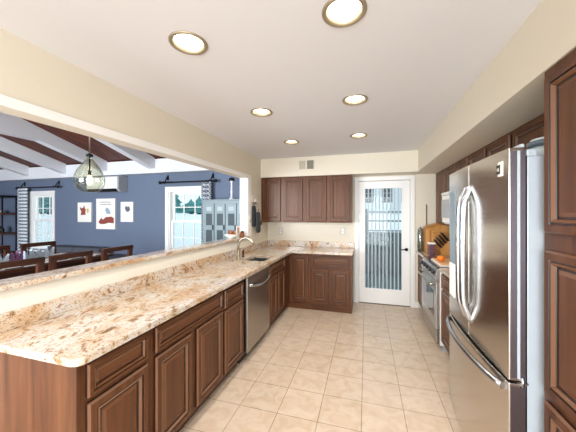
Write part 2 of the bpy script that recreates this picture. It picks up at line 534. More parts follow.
# left wall: half wall, header, far pier, dining side
OPEN_END, OPEN_START, HEAD = 3.80, -.2, 2.05
b = B(); box(b, WX - .12, .76, 0, WX, OPEN_END, 1.118); struct('wall_half', b, half_cream, 'low pale wall carrying the granite ledge')
b = B()
box(b, WX - .12, OPEN_START, HEAD, WX, OPEN_END, 3.3)
box(b, WX - .12, OPEN_END, 0, WX, BY + .12, 3.3)
box(b, WX - .12, REAR, 0, WX, OPEN_START, 3.3)
struct('wall_left', b, wall_cream, 'cream wall with a long opening to the dining room')
b = B()
box(b, WX, OPEN_START, HEAD, WX + .012, OPEN_END + .13, HEAD + .055, .003)
box(b, WX, OPEN_END, 1.152, WX + .012, OPEN_END + .13, HEAD, .003)
box(b, WX - .1205, OPEN_END - .012, 1.152, WX + .002, OPEN_END, HEAD - .001)
struct('trim_1', b, white_trim, 'white casing around the opening')

# back wall (kitchen part, then dining part with two windows)
DX0, DX1, DTOP = -.118, .683, 2.045
b = B()
box(b, WX, BY, 0, DX0, BY + .14, 2.6); box(b, DX1, BY, 0, RX + .12, BY + .14, 2.6); box(b, DX0, BY, DTOP, DX1, BY + .14, 2.6)
struct('wall_back', b, wall_cream, 'cream back wall around the glazed door')
W1 = (-8.11, -7.35, .62, 1.97); W2 = (-3.95, -3.10, .62, 1.97)
b = B()
xs = [-9.62, W1[0], W1[1], W2[0], W2[1], WX - .12]
box(b, xs[0], BY, 0, xs[1], BY + .14, 3.3); box(b, xs[2], BY, 0, xs[3], BY + .14, 3.3); box(b, xs[4], BY, 0, xs[5], BY + .14, 3.3)
for w in (W1, W2):
    box(b, w[0], BY, 0, w[1], BY + .14, w[2]); box(b, w[0], BY, w[3], w[1], BY + .14, 3.3)
struct('wall_dining', b, blue_wall, 'slate blue dining room wall with windows')
b = B(); box(b, -9.62, REAR, 0, -9.5, BY, 3.3); struct('wall_far_left', b, blue_wall)
# unseen rear walls, with openings added to let the fill lights in
b = B()
box(b, WX - .12, REAR - .14, 0, -1.45, REAR, 3.3); box(b, 1.05, REAR - .14, 0, RX + .12, REAR, 3.3); box(b, -1.45, REAR - .14, 2.3, 1.05, REAR, 3.3)
struct('wall_rear', b, wall_cream)
b = B()
box(b, -9.62, REAR - .14, 0, -6.1, REAR, 3.3); box(b, -2.7, REAR - .14, 0, WX - .12, REAR, 3.3)
box(b, -6.1, REAR - .14, 0, -2.7, REAR, .5); box(b, -6.1, REAR - .14, 2.6, -2.7, REAR, 3.3)
struct('wall_rear_dining', b, blue_wall)
b = B(); box(b, RX, REAR, 0, RX + .12, BY, 2.6); struct('wall_right', b, wall_cream)
# dropped soffits
b = B(); box(b, WX, 4.35, 2.125, .74, BY, CH); box(b, .74, REAR, 2.125, RX, BY, CH)
struct('wall_soffit', b, wall_cream, 'cream dropped soffit over the cabinets')

# dining ceiling: planks, flat then sloping down to the back wall
b = B()
prism(b, [(REAR, 3.175), (2.6, 3.175), (4.68, 2.60), (4.68, 2.70), (2.6, 3.27), (REAR, 3.27)], 0, -9.62, WX - .12)
struct('ceiling_dining', b, ceilwood, 'dark wooden plank ceiling over the dining room')
b = B(); box(b, -9.5, 4.52, 2.335, WX - .12, BY, 2.62, .006); struct('trim_2', b, beam_white, 'white beam along the top of the blue wall')
for i, x in enumerate((-2.98, -4.24, -5.5, -6.73, -7.98, -9.2)):
    b = B()
    prism(b, [(REAR, 2.765), (3.26, 2.765), (4.519, 2.42), (4.519, 2.643), (2.6, 3.174), (REAR, 3.174)], 0, x - .075, x + .075, .004)
    o = struct('ceiling_beam', b, beam_white, 'white painted rafter under the plank ceiling'); o['group'] = 'white rafters'

# windows of the dining room
def window(name, w, label):
    x0, x1, z0, z1 = w
    e = bpy.data.objects.new(name, None); COL.objects.link(e); e.location = ((x0 + x1) / 2, BY, z0); e['kind'] = 'structure'; e['label'] = label
    b = B(); c = .085
    box(b, x0 - c, BY - .02, z1, x1 + c, BY, z1 + c, .003); box(b, x0 - c, BY - .02, z0 - .05, x0, BY, z1, .003); box(b, x1, BY - .02, z0 - .05, x1 + c, BY, z1, .003)
    box(b, x0 - c - .02, BY - .06, z0 - .06, x1 + c + .02, BY, z0 - .03, .003)
    # jamb liner
    box(b, x0, BY, z0, x0 + .02, BY + .13, z1); box(b, x1 - .02, BY, z0, x1, BY + .13, z1); box(b, x0 + .02, BY, z1 - .02, x1 - .02, BY + .13, z1); box(b, x0 + .02, BY, z0, x1 - .02, BY + .13, z0 + .02)
    obj('window_frame', b, white_trim, e)
    zm = 1.335
    for lo, hi, y in ((zm - .025, z1 - .02, BY + .085), (z0 + .02, zm + .025, BY + .045)):
        b = B(); s = .045; a0, a1 = x0 + .021, x1 - .021
        box(b, a0, y, lo, a0 + s, y + .035, hi); box(b, a1 - s, y, lo, a1, y + .035, hi)
        box(b, a0 + s, y, lo, a1 - s, y + .035, lo + s); box(b, a0 + s, y, hi - s, a1 - s, y + .035, hi)
        for k in (1, 2):
            xm = a0 + (a1 - a0) * k / 3; box(b, xm - .008, y + .008, lo + s, xm + .008, y + .028, hi - s)
        zc = (lo + hi) / 2; box(b, a0 + s, y + .0085, zc - .008, a1 - s, y + .0275, zc + .008)
        sa = obj('sash', b, white_trim, e)
        b = B(); box(b, a0 + s, y + .015, lo + s, a1 - s, y + .02, hi - s); obj('pane', b, pane_m, sa)
window('window_1', W1, 'white sash window beside the black pipe shelf')
window('window_2', W2, 'white sash window beside the grey lockers')
# added door and window frames behind the camera, unseen, for the fill lights
b = B()
for x0, x1 in ((-1.45, -1.37), (-.24, -.16), (.97, 1.05)): box(b, x0, REAR - .1, 0, x1, REAR - .04, 2.3)
box(b, -1.37, REAR - .1, 2.22, .97, REAR - .04, 2.3); box(b, -1.37, REAR - .1, 0, .97, REAR - .04, .08)
struct('door_added', b, white_trim)
b = B()
for x0, x1 in ((-6.1, -6.02), (-4.44, -4.36), (-2.78, -2.7)): box(b, x0, REAR - .1, .5, x1, REAR - .04, 2.6)
box(b, -6.02, REAR - .1, 2.52, -2.78, REAR - .04, 2.6); box(b, -6.02, REAR - .1, .5, -2.78, REAR - .04, .58)
struct('window_added', b, white_trim)

# kitchen back door
e = bpy.data.objects.new('door_1', None); COL.objects.link(e); e.location = (.283, BY, 0); e['kind'] = 'structure'; e['label'] = 'white back door with a striped frosted glass pane'
b = B(); GX0, GX1, GZ0, GZ1 = -.024, .560, .25, 1.925
S0, S1 = DX0 + .008, DX1 - .008
box(b, S0, BY + .005, .012, GX0, BY + .045, DTOP - .008); box(b, GX1, BY + .005, .012, S1, BY + .045, DTOP - .008)
box(b, GX0, BY + .005, .012, GX1, BY + .045, GZ0); box(b, GX0, BY + .005, GZ1, GX1, BY + .045, DTOP - .008)
for (a0, a1, c0, c1) in ((GX0 - .02, GX0 + .008, GZ0 - .02, GZ1 + .02), (GX1 - .008, GX1 + .02, GZ0 - .02, GZ1 + .02)): box(b, a0, BY - .002, c0, a1, BY + .006, c1, .002)
box(b, GX0 + .008, BY - .002, GZ0 - .02, GX1 - .008, BY + .006, GZ0 + .008, .002); box(b, GX0 + .008, BY - .002, GZ1 - .008, GX1 - .008, BY + .006, GZ1 + .02, .002)
obj('door_leaf', b, white_trim, e)
b = B(); box(b, GX0, BY + .02, GZ0, GX1, BY + .028, GZ1); obj('pane', b, stripe_m, e)
b = B()
box(b, DX0 - .065, BY - .018, 0, DX0, BY - .0005, DTOP + .065, .004); box(b, DX1, BY - .018, 0, DX1 + .065, BY - .0005, DTOP + .065, .004); box(b, DX0, BY - .018, DTOP, DX1, BY - .0005, DTOP + .065, .004)
obj('door_frame', b, white_trim, e)
b = B(); box(b, DX0, BY - .01, .0, DX1, BY + .12, .010); obj('threshold', b, vent_dark, e)
b = B(); lathe(b, [(.026, 0), (.026, -.008), (.012, -.012), (.010, -.045), (.013, -.05), (.0, -.052)], (.625, BY + .004, .92), 16, axis='y')
tube(b, [(.625, BY - .042, .92), (.58, BY - .045, .922), (.53, BY - .043, .918)], .008, 8); obj('door_handle', b, black_metal, e)
b = B()
box(b, -.212 + .02, BY - .012, 0, DX0 - .066, BY - .0005, .09, .003); box(b, DX1 + .066, BY - .012, 0, .805, BY - .0005, .09, .003)
struct('baseboard_back', b, white_trim)

# ------------------------------------------------------------------ outdoors
b = B(); prism(b, [(BY + .15, -.6), (BY + .15, -.25), (9, -.25), (11.5, .75), (14.5, 1.40), (70, 1.40), (70, -.6)], 0, -70, 40); struct('ground', b, snow, 'snow covered garden')
b = B()
for k in range(20): box(b, -2.2, BY + .16 + k * .135, -.2, 3.2, BY + .16 + k * .135 + .128, -.1, .003)
struct('floor_deck', b, fence_mat, 'slate grey deck boards outside the door')
t = thing('garden_fence', 'slate grey garden fence with an open trellis top seen through the striped door', 'fence', (.4, 7.6, -.25))
b = B()
for k in range(30):
    x = -1.6 + k * .14; box(b, x, 7.58, -.25, x + .135, 7.6, 1.0 + .0)
obj('board_panel', b, fence_mat, t)
for x in (-1.6, 0.0, 1.25, 2.55):
    b = B(); box(b, x - .045, 7.601, -.25, x + .045, 7.69, 1.62); obj('post', b, fence_mat, t)
for z in (1.02, 1.28, 1.52):
    b = B(); box(b, -1.6, 7.57, z, 2.6, 7.6, z + .035); obj('rail', b, fence_mat, t)
t = thing('neighbour_house', 'pale house with gridded windows behind the garden fence', 'house', (1, 24, 1.4))
b = B(); box(b, -4, 24, 1.401, 7, 30, 4.6); obj('wall', b, siding, t)
b = B(); prism(b, [(23.4, 4.6), (30.6, 4.6), (27, 6.8)], 0, -4.4, 7.4); obj('roof', b, roofing, t)
for x, z in ((-1.2, 2.9), (.2, 2.9), (1.7, 2.9), (3.2, 2.9)):
    b = B(); box(b, x - .5, 23.95, z - .6, x + .5, 24.0, z + .75); o = obj('window', b, white_trim, t)
    b = B()
    for i in range(2):
        for j in range(3): box(b, x - .42 + i * .44, 23.93, z - .52 + j * .41, x - .02 + i * .44, 23.951, z - .15 + j * .41)
    obj('pane', b, locker_dark, o)

GB = 1.40
def tree(x, y, h, rad, label):
    t = thing('evergreen_tree', label, 'tree', (x, y, GB), 'snowy evergreens outside the windows')
    b = B(); tube(b, [(x, y, GB), (x, y, GB + h * .5), (x, y, GB + h * .9)], [.16, .1, .03], 8); obj('trunk', b, bark, t)
    b = B(); n = 9
    for k in range(n):
        z = GB + .25 + (h - .6) * k / n; r = rad * (1 - k / n) ** .85
        tt = bmesh.new(); seg = 18
        tip = tt.verts.new((x, y, z + (h / n) * 1.9)); ring = []
        for q in range(seg):
            rr = r * random.uniform(.75, 1.12) * (1 if q % 2 else .7)
            a = 2 * PI * q / seg; ring.append(tt.verts.new((x + rr * math.cos(a), y + rr * math.sin(a), z - random.uniform(0, .2))))
        for q in range(seg): tt.faces.new((tip, ring[q], ring[(q + 1) % seg]))
        tt.faces.new(ring[::-1]); merge(b, tt)
    obj('crown', b, conifer, t)
tree(-25.5, 16.0, 3.4, 1.5, 'nearer evergreen beyond the snow, framed by the window beside the pipe shelf')
tree(-30.5, 18.5, 4.6, 2.0, 'farther evergreen beyond the snow, framed by the window beside the pipe shelf')
tree(-15.9, 19.2, 2.9, 1.2, 'tallest evergreen beyond the snow, framed by the window beside the lockers')
tree(-18.6, 25.5, 1.8, 2.2, 'low broad evergreen beyond the snow, middle of the window beside the lockers')
tree(-12.4, 18.0, 1.6, 1.3, 'low evergreen beyond the snow, at the curtain side of the window by the lockers')

# ------------------------------------------------------------------ recessed downlights
def can(i, x, y):
    lab = ['large-looking downlight over the near end of the granite peninsula', 'downlight over the tiled aisle, nearest of the aisle row',
           'downlight over the peninsula, middle of its row', 'downlight over the tiled aisle, middle of its row',
           'downlight over the peninsula row, closest to the air vent', 'downlight over the tiled aisle, closest to the glazed door',
           'downlight over the peninsula row, behind the viewer', 'downlight over the aisle row, behind the viewer'][i]
    t = thing('recessed_downlight', lab, 'ceiling light', (x, y, CH), 'recessed ceiling downlights')
    b = B(); lathe(b, [(.102, -.001), (.102, -.006), (.096, -.010), (.084, -.008), (.078, 0), (.070, .022), (.070, .026), (.081, .026), (.081, -.001)], (x, y, CH), 36, caps=False); obj('trim_ring', b, can_metal, t)
    b = B(); lathe(b, [(.0, .012), (.04, .014), (.069, .022), (.069, .03), (.0, .03)], (x, y, CH), 28); obj('lens', b, lens_m, t)
    d = bpy.data.lights.new('downlight_beam', 'SPOT'); d.energy = CAN_POWER; d.color = CAN_COLOR; d.spot_size = 2.6; d.spot_blend = 1.0; d.shadow_soft_size = .05
    l = bpy.data.objects.new('downlight_beam', d); COL.objects.link(l); l.parent = t; l.location = (0, 0, -.045)
for i, (x, y) in enumerate(CANS): can(i, x, y)

# air vent on the soffit
t = thing('air_vent', 'small rectangular air vent high on the cream soffit', 'vent', (-.948, 4.35, 2.23))
b = B(); box(b, -1.085, 4.338, 2.222, -.811, 4.3495, 2.392, .003); obj('frame', b, half_cream, t)
for x0, x1, m in ((-1.07, -.96, vent_light), (-.935, -.826, vent_dark)):
    b = B()
    for k in range(9): box(b, x0, 4.332, 2.237 + k * .0158, x1, 4.339, 2.237 + k * .0158 + .012)
    obj('louver_panel', b, m, t)

# ------------------------------------------------------------------ cabinets
def front(parent, kind, facing, face, a0, a1, z0, z1):
    """facing: px / nx / ny; face: coordinate of the carcass front; a0..a1 along the run."""
    if facing == 'px': o, u, n = (face, a0, z0), (0, 1, 0), (1, 0, 0)
    elif facing == 'nx': o, u, n = (face, a0, z0), (0, 1, 0), (-1, 0, 0)
    else: o, u, n = (a0, face, z0), (1, 0, 0), (0, -1, 0)
    w, h = a1 - a0, z1 - z0
    k = min(1, min(w, h) / .26)
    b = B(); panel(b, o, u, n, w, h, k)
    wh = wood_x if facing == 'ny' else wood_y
    return obj('drawer' if kind == 'w' else 'door', b, [wh if kind == 'w' else wood_z, glaze_shade, bead], parent)

def base_cabinet(label, facing, back, face, a0, a1, fronts, end_lo=False, group='wooden base cabinets', toe=True, hollow=False):
    t = thing('base_cabinet', label, 'cabinet', ((back + face) / 2, (a0 + a1) / 2, 0) if facing != 'ny' else ((a0 + a1) / 2, (back + face) / 2, 0), group)
    g = .0008; A0, A1 = a0 + g, a1 - g
    tk = .07
    b = B()
    if hollow:      # open inside so the sink bowl hangs free
        box(b, back, A0, .1, face, A1, .115); box(b, back, A0, .115, back + .012, A1, .88); box(b, face - .02, A0, .115, face, A1, .88)
        box(b, back + .012, A0, .115, face - .02, A0 + .010, .88); box(b, back + .012, A1 - .010, .115, face - .02, A1, .88)
    elif facing == 'px': box(b, back, A0, .1, face, A1, .880)
    elif facing == 'nx': box(b, face, A0, .1, back, A1, .880)
    else: box(b, A0, face, .1, A1, back, .880)
    obj('body', b, wood_z, t)
    b = B()
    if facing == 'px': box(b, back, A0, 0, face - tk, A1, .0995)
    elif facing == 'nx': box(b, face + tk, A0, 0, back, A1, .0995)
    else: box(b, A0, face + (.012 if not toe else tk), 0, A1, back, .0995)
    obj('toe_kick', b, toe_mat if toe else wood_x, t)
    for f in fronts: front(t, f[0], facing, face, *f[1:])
    return t
FX = -1.17
G = WX + .001
c = base_cabinet('wooden base cabinet at the open end of the peninsula, one drawer over one door', 'px', G, FX, .845, 1.236,
             [('w', .872, 1.206, .705, .852), ('d', .872, 1.206, .125, .680)])
b = B(); box(b, G, .830, 0, FX + .004, .845, .880, .002); obj('end_panel', b, wood_z, c)
base_cabinet('wide wooden base cabinet in the peninsula, one long drawer over two doors', 'px', G, FX, 1.236, 2.028,
             [('w', 1.262, 2.010, .705, .852), ('d', 1.262, 1.592, .125, .680), ('d', 1.652, 2.010, .125, .680)])
base_cabinet('narrow wooden base cabinet next to the dishwasher, one drawer over one door', 'px', G, FX, 2.028, 2.425,
             [('w', 2.045, 2.400, .690, .845), ('d', 2.045, 2.400, .125, .668)])
base_cabinet('wooden sink base cabinet between dishwasher and corner, false front over two doors', 'px', G, FX, 3.052, 3.845,
             [('w', 3.150, 3.790, .700, .852), ('d', 3.150, 3.445, .125, .680), ('d', 3.495, 3.790, .125, .680)], hollow=True)
t = thing('base_cabinet', 'wooden corner base cabinet with one tall narrow door facing the aisle', 'cabinet', (-1.4, 4.3, 0), 'wooden base cabinets')
b = B(); box(b, G, 3.8455, .1, FX, BY - .001, .88); box(b, FX, 4.11, .1, -.8355, BY - .001, .88); obj('body', b, wood_z, t)
b = B(); box(b, G, 3.8455, 0, FX - .07, BY - .001, .0995); box(b, FX - .07, 4.122, 0, -.8355, BY - .001, .0995); obj('toe_kick', b, wood_x, t)
front(t, 'd', 'ny', 4.11, -1.128, -.862, .125, .852)
c = base_cabinet('wooden base cabinet beside the glazed door, one drawer over two doors', 'ny', BY - .001, 4.11, -.835, -.205,
             [('w', -.815, -.235, .672, .846), ('d', -.815, -.552, .125, .640), ('d', -.505, -.235, .125, .640)], toe=False)

def wall_cabinet(label, facing, back, face, a0, a1, z0, z1, doors, group):
    loc = ((back + face) / 2, (a0 + a1) / 2, z0) if facing != 'ny' else ((a0 + a1) / 2, (back + face) / 2, z0)
    t = thing('wall_cabinet', label, 'cabinet', loc, group)
    g = .0008; b = B()
    if facing == 'nx': box(b, face, a0 + g, z0, back, a1 - g, z1)
    else: box(b, a0 + g, face, z0, a1 - g, back, z1)
    obj('body', b, wood_z, t)
    for d0, d1, q0, q1 in doors: front(t, 'd', facing, face, d0, d1, q0, q1)
    return t
BF = 4.372
wall_cabinet('pair of wooden wall cabinet doors under the air vent, beside the oven mitts', 'ny', BY - .001, BF, WX + .001, -.982, 1.352, 2.124,
             [(-1.725, -1.400, 1.372, 2.100), (-1.345, -1.012, 1.372, 2.100)], 'wall cabinets over the back counter')
wall_cabinet('pair of wooden wall cabinet doors beside the glazed door', 'ny', BY - .001, BF, -.982, -.220, 1.352, 2.124,
             [(-.952, -.615, 1.372, 2.100), (-.560, -.243, 1.372, 2.100)], 'wall cabinets over the back counter')

UX = 1.05
gr = 'wall cabinets on the appliance wall'
wall_cabinet('wooden wall cabinet above the refrigerator', 'nx', RX - .001, UX, 1.452, 2.37, 1.86, 2.124, [(1.475, 1.89, 1.88, 2.10), (1.93, 2.345, 1.88, 2.10)], gr)
wall_cabinet('wooden wall cabinet between refrigerator cabinet and microwave', 'nx', RX - .001, UX, 2.37, 3.245, 1.36, 2.124, [(2.395, 2.785, 1.38, 2.10), (2.83, 3.22, 1.38, 2.10)], gr)
wall_cabinet('short wooden wall cabinet above the white microwave', 'nx', RX - .001, UX, 3.245, 4.062, 1.775, 2.124, [(3.27, 3.635, 1.79, 2.10), (3.68, 4.04, 1.79, 2.10)], gr)
wall_cabinet('wooden wall cabinet in the far corner above the bread box', 'nx', RX - .001, UX, 4.062, BY - .001, 1.34, 2.124, [(4.09, 4.58, 1.36, 2.10)], gr)

# pantry
PX = .748
t = thing('pantry_cabinet', 'tall wooden pantry cabinet beside the refrigerator', 'cabinet', (1.07, .95, 0))
b = B(); box(b, PX, .5, .1, RX - .001, 1.437, 2.124, .002); obj('body', b, wood_z, t)
b = B(); box(b, PX + .06, .505, 0, RX - .001, 1.432, .0995); obj('toe_kick', b, toe_mat, t)
for z0, z1 in ((1.425, 2.085), (.748, 1.352), (.12, .712)):
    front(t, 'd', 'nx', PX, .99, 1.405, z0, z1); front(t, 'd', 'nx', PX, .53, .945, z0, z1)

# right side base cabinets
RFX = .80
base_cabinet('wooden base cabinet between refrigerator and range', 'nx', RX - .001, RFX, 2.362, 3.268,
             [('w', 2.385, 2.79, .70, .852), ('w', 2.83, 3.245, .70, .852), ('d', 2.385, 2.79, .125, .68), ('d', 2.83, 3.245, .125, .68)])
base_cabinet('narrow wooden base cabinet between range and back wall', 'nx', RX - .001, RFX, 4.072, BY - .001,
             [('w', 4.095, 4.60, .70, .852), ('d', 4.095, 4.60, .125, .68)])

# ------------------------------------------------------------------ granite
def arc(cx, cy, r, a0, a1, n=6):
    return [(cx + r * math.cos(a0 + (a1 - a0) * k / n), cy + r * math.sin(a0 + (a1 - a0) * k / n)) for k in range(n + 1)]
CT0, CT1 = .8815, .914
SKX0, SKX1, SKY0, SKY1 = -1.50, -1.215, 3.08, 3.50
t = thing('granite_worktop', 'L-shaped speckled granite worktop with the undermount sink cut into it', 'worktop', (-1.4, 2.4, CT0))
b = B()
EX = -1.118
prism(b, [(WX + .001, .800)] + arc(EX - .045, .845, .045, -PI / 2, 0) + [(EX, SKY0), (WX + .001, SKY0)], 2, CT0, CT1)
box(b, WX + .001, SKY0, CT0, SKX0, SKY1, CT1); box(b, SKX1, SKY0, CT0, EX, SKY1, CT1)
prism(b, [(WX + .001, SKY1), (EX, SKY1), (EX, 4.06), (-.192, 4.06), (-.192, BY - .001), (WX + .001, BY - .001)], 2, CT0, CT1)
bmesh.ops.remove_doubles(b, verts=b.verts[:], dist=.0001)
o = obj('slab', b, granite_m, t)
b = B(); box(b, WX + .001, .800, CT1, WX + .021, BY - .022, 1.005, .003); box(b, WX + .001, BY - .021, CT1, -.192, BY - .001, 1.012, .003); obj('backsplash', b, granite_m, t)
b = B(); box(b, -1.905, .70, 1.1185, -1.728, OPEN_END - .013, 1.150, .009, seg=3); single('granite_ledge', b, granite_m, 'long granite ledge capping the half wall above the peninsula', 'ledge')
b = B(); box(b, .765, 2.362, CT0, RX - .001, 3.268, CT1, .004); single('granite_worktop', b, granite_m, 'short granite worktop between refrigerator and range', 'worktop')
b = B(); box(b, .765, 4.072, CT0, RX - .001, BY - .001, CT1, .004); box(b, .79, BY - .02, CT1, RX - .001, BY - .001, 1.01, .002)
single('granite_worktop', b, granite_m, 'small granite worktop in the far corner under the bread box', 'worktop')

# sink
t = thing('kitchen_sink', 'stainless undermount sink set in the peninsula worktop', 'sink', (-1.36, 3.29, .70))
b = B(); th = .006
box(b, SKX0 - .01, SKY0 - .01, .70, SKX1 + .01, SKY1 + .01, .706)
box(b, SKX0 - .01, SKY0 - .01, .706, SKX0 - .002, SKY1 + .01, .881); box(b, SKX1 + .002, SKY0 - .01, .706, SKX1 + .01, SKY1 + .01, .881)
box(b, SKX0 - .002, SKY0 - .01, .706, SKX1 + .002, SKY0 - .002, .881); box(b, SKX0 - .002, SKY1 + .002, .706, SKX1 + .002, SKY1 + .01, .881)
obj('basin', b, sink_steel, t)
b = B(); lathe(b, [(.0, .001), (.04, .001), (.042, .004), (.03, .003), (.0, .002)], (-1.36, 3.29, .706), 20); obj('drain', b, chrome, t)
# faucet
fx, fy = -1.595, 3.17
t = thing('kitchen_faucet', 'brushed nickel gooseneck faucet behind the sink', 'faucet', (fx, fy, CT1))
b = B(); lathe(b, [(.03, 0), (.03, .01), (.022, .02), (.018, .08), (.016, .14)], (fx, fy, CT1), 20); obj('base', b, nickel, t)
b = B()
pts = [(fx, fy, CT1 + .13), (fx, fy, CT1 + .17)] + [(fx + .105 - .105 * math.cos(a), fy, CT1 + .17 + .105 * math.sin(a)) for a in [k * PI * .8 / 10 for k in range(1, 11)]]
lx, ly, lz = pts[-1]; pts += [(lx + .03, ly, lz - .035)]
tube(b, pts, [.0135] * (len(pts) - 2) + [.016, .016], 12); obj('spout', b, nickel, t)
b = B(); tube(b, [(fx + .012, fy + .0, CT1 + .10), (fx + .05, fy + .03, CT1 + .115), (fx + .09, fy + .05, CT1 + .15)], [.008, .007, .006], 8); obj('lever', b, nickel, t)
b = B(); lathe(b, [(.018, 0), (.018, .008), (.011, .014), (.011, .05), (.014, .055), (.014, .075), (.004, .08)], (-1.60, 3.04, CT1), 16)
tube(b, [(-1.60, 3.04, CT1 + .068), (-1.55, 3.04, CT1 + .072)], .006, 8)
single('soap_dispenser', b, nickel, 'small nickel soap dispenser beside the faucet', 'soap dispenser')
b = B(); lathe(b, [(.018, 0), (.018, .008), (.013, .012), (.013, .075), (.017, .08), (.017, .1), (.008, .106)], (-1.60, 3.32, CT1), 16)
single('side_sprayer', b, black_plastic, 'dark side sprayer standing beyond the faucet', 'sprayer')

# dishwasher
t = thing('dishwasher', 'stainless steel dishwasher built in under the granite worktop', 'dishwasher', (-1.45, 2.775, 0))
b = B(); box(b, G, 2.43, .1, FX - .004, 3.050, .879); obj('body', b, black_plastic, t)
b = B(); box(b, -1.74, 2.445, 0, FX - .05, 3.048, .0995); obj('toe_kick', b, black_plastic, t)
b = B(); box(b, FX + .001, 2.453, .105, FX + .034, 3.095, .868, .006); dd = obj('door', b, steel_dw, t)
b = B()
pts = [(FX + .036 + .05 * math.sin(PI * k / 12) ** .5, 2.49 + .565 * k / 12, .775 - .035 * math.sin(PI * k / 12)) for k in range(13)]
tube(b, pts, .013, 10); obj('handle', b, chrome, dd)

# ------------------------------------------------------------------ items by the opening
ZB = 1.1505
b = B(); lathe(b, [(.0, 0), (.035, 0), (.04, .006), (.085, .035), (.105, .06), (.101, .06), (.08, .038), (.03, .012), (.0, .012)], (-1.83, 3.42, ZB), 28)
single('bowl', b, cream_ceramic, 'white bowl of pastries on the granite ledge', 'bowl')
for k, (dx, dy, dz, r) in enumerate(((.0, -.02, .046, .036), (.02, .03, .052, .034), (-.01, .01, .085, .034))):
    b = B(); blob(b, (-1.83 + dx, 3.42 + dy * 1.3, ZB + dz + .006), (r, r * 1.05, r * .8), jit=.05)
    single('pastry', b, bun_mat, ['brown bun at the near side of the white bowl', 'brown bun at the far side of the white bowl', 'brown bun on top of the pile in the white bowl'][k], 'pastry', 'buns in the white bowl')
t = thing('photo_card', 'small pale picture card standing on the granite ledge by the jamb', 'card', (-1.85, 3.66, ZB))
b = B(); prism(b, [(3.60, ZB), (3.71, ZB), (3.72, ZB + .16), (3.61, ZB + .17)], 0, -1.852, -1.845); obj('card', b, paper, t)
b = B(); box(b, -1.8448, 3.625, ZB + .06, -1.8435, 3.695, ZB + .14); obj('picture', b, plain('picture_tan', '#d8a98c', .7, vary=.3, bscale=400), t)
t = thing('votive_pot', 'small brown votive pot in front of the picture card', 'pot', (-1.80, 3.70, ZB))
b = B(); lathe(b, [(.0, 0), (.028, 0), (.036, .02), (.036, .05), (.028, .065), (.025, .065), (.03, .05), (.0, .02)], (-1.80, 3.70, ZB), 20); obj('body', b, bun_mat, t)
b = B(); lathe(b, [(.0, .066), (.027, .066), (.02, .085), (.0, .09)], (-1.80, 3.70, ZB), 16); obj('lid', b, black_metal, t)

# key rack, oven mitts, tag, on the left wall pier
t = thing('key_rack', 'small cream wooden rack on the wall above the oven mitts', 'rack', (WX, 4.03, 1.69))
b = B(); box(b, WX + .0005, 3.96, 1.70, WX + .012, 4.11, 1.80, .003); obj('backboard', b, half_cream, t)
b = B(); box(b, WX + .0125, 3.95, 1.69, WX + .07, 4.12, 1.702, .002); box(b, WX + .06, 3.95, 1.703, WX + .07, 4.12, 1.73, .002); obj('shelf', b, half_cream, t)
for y in (4.0, 4.07):
    b = B(); tube(b, [(WX + .02, y, 1.689), (WX + .03, y, 1.66), (WX + .045, y, 1.655), (WX + .05, y, 1.67)], .003, 6); obj('hook', b, black_metal, t)
def mitt(y, z, lean, label):
    b = B()
    outline = [(0, 0), (.045, -.01), (.06, -.06), (.07, -.14), (.11, -.17), (.12, -.20), (.10, -.215), (.065, -.20), (.072, -.27), (.06, -.315), (.02, -.33), (-.03, -.325), (-.058, -.29), (-.06, -.2), (-.05, -.1), (-.045, -.01)]
    prism(b, [(y + a * 1.2, z + q * 1.05) for a, q in outline], 0, WX + .006 + lean, WX + .034 + lean, .007)
    tube(b, [(WX + .02 + lean, y, z - .005), (WX + .022 + lean, y + .006, z + .03), (WX + .024 + lean, y, z + .04), (WX + .022 + lean, y - .006, z + .03), (WX + .02 + lean, y, z - .005)], .003, 6)
    single('oven_mitt', b, charcoal_cloth, label, 'oven mitt', 'mitts under the key rack')
mitt(4.0, 1.63, .0, 'charcoal oven mitt hanging under the key rack, against the wall')
mitt(4.075, 1.53, .045, 'charcoal oven mitt hanging lower, over the other mitt')
t = thing('door_tag', 'white pear-shaped tag hanging on the white jamb', 'tag', (WX + .013, 3.865, 1.36))
b = B(); prism(b, [(3.865 + .035 * math.sin(a) * (1 + .35 * math.cos(a + PI)), 1.41 + .06 * math.cos(a)) for a in [2 * PI * k / 20 for k in range(20)]], 0, WX + .0125, WX + .02); obj('plate', b, half_cream, t)
b = B(); lathe(b, [(.013, 0), (.013, .006), (.0, .009)], (WX + .02, 3.865, 1.385), 14, axis='x'); obj('knob', b, nickel, t)
b = B(); tube(b, [(WX + .016, 3.865, 1.47), (WX + .018, 3.88, 1.50), (WX + .018, 3.87, 1.54)], .003, 6); obj('cord', b, nickel, t)

def outlet(x, z, label):
    t = thing('wall_outlet', label, 'outlet', (x, BY, z - .06), 'outlets over the back counter')
    b = B(); box(b, x - .04, BY - .008, z - .062, x + .04, BY - .0005, z + .062, .003); obj('cover_plate', b, plain('outlet_plate', '#c4bfb4', .4), t)
    b = B()
    for dz in (-.026, .026): box(b, x - .02, BY - .011, z + dz - .018, x + .02, BY - .0078, z + dz + .018, .003)
    obj('socket', b, white_metal, t)
outlet(-1.505, 1.18, 'wall outlet under the wall cabinets, near the sink corner')
outlet(-.385, 1.20, 'wall outlet under the wall cabinets, near the glazed door')

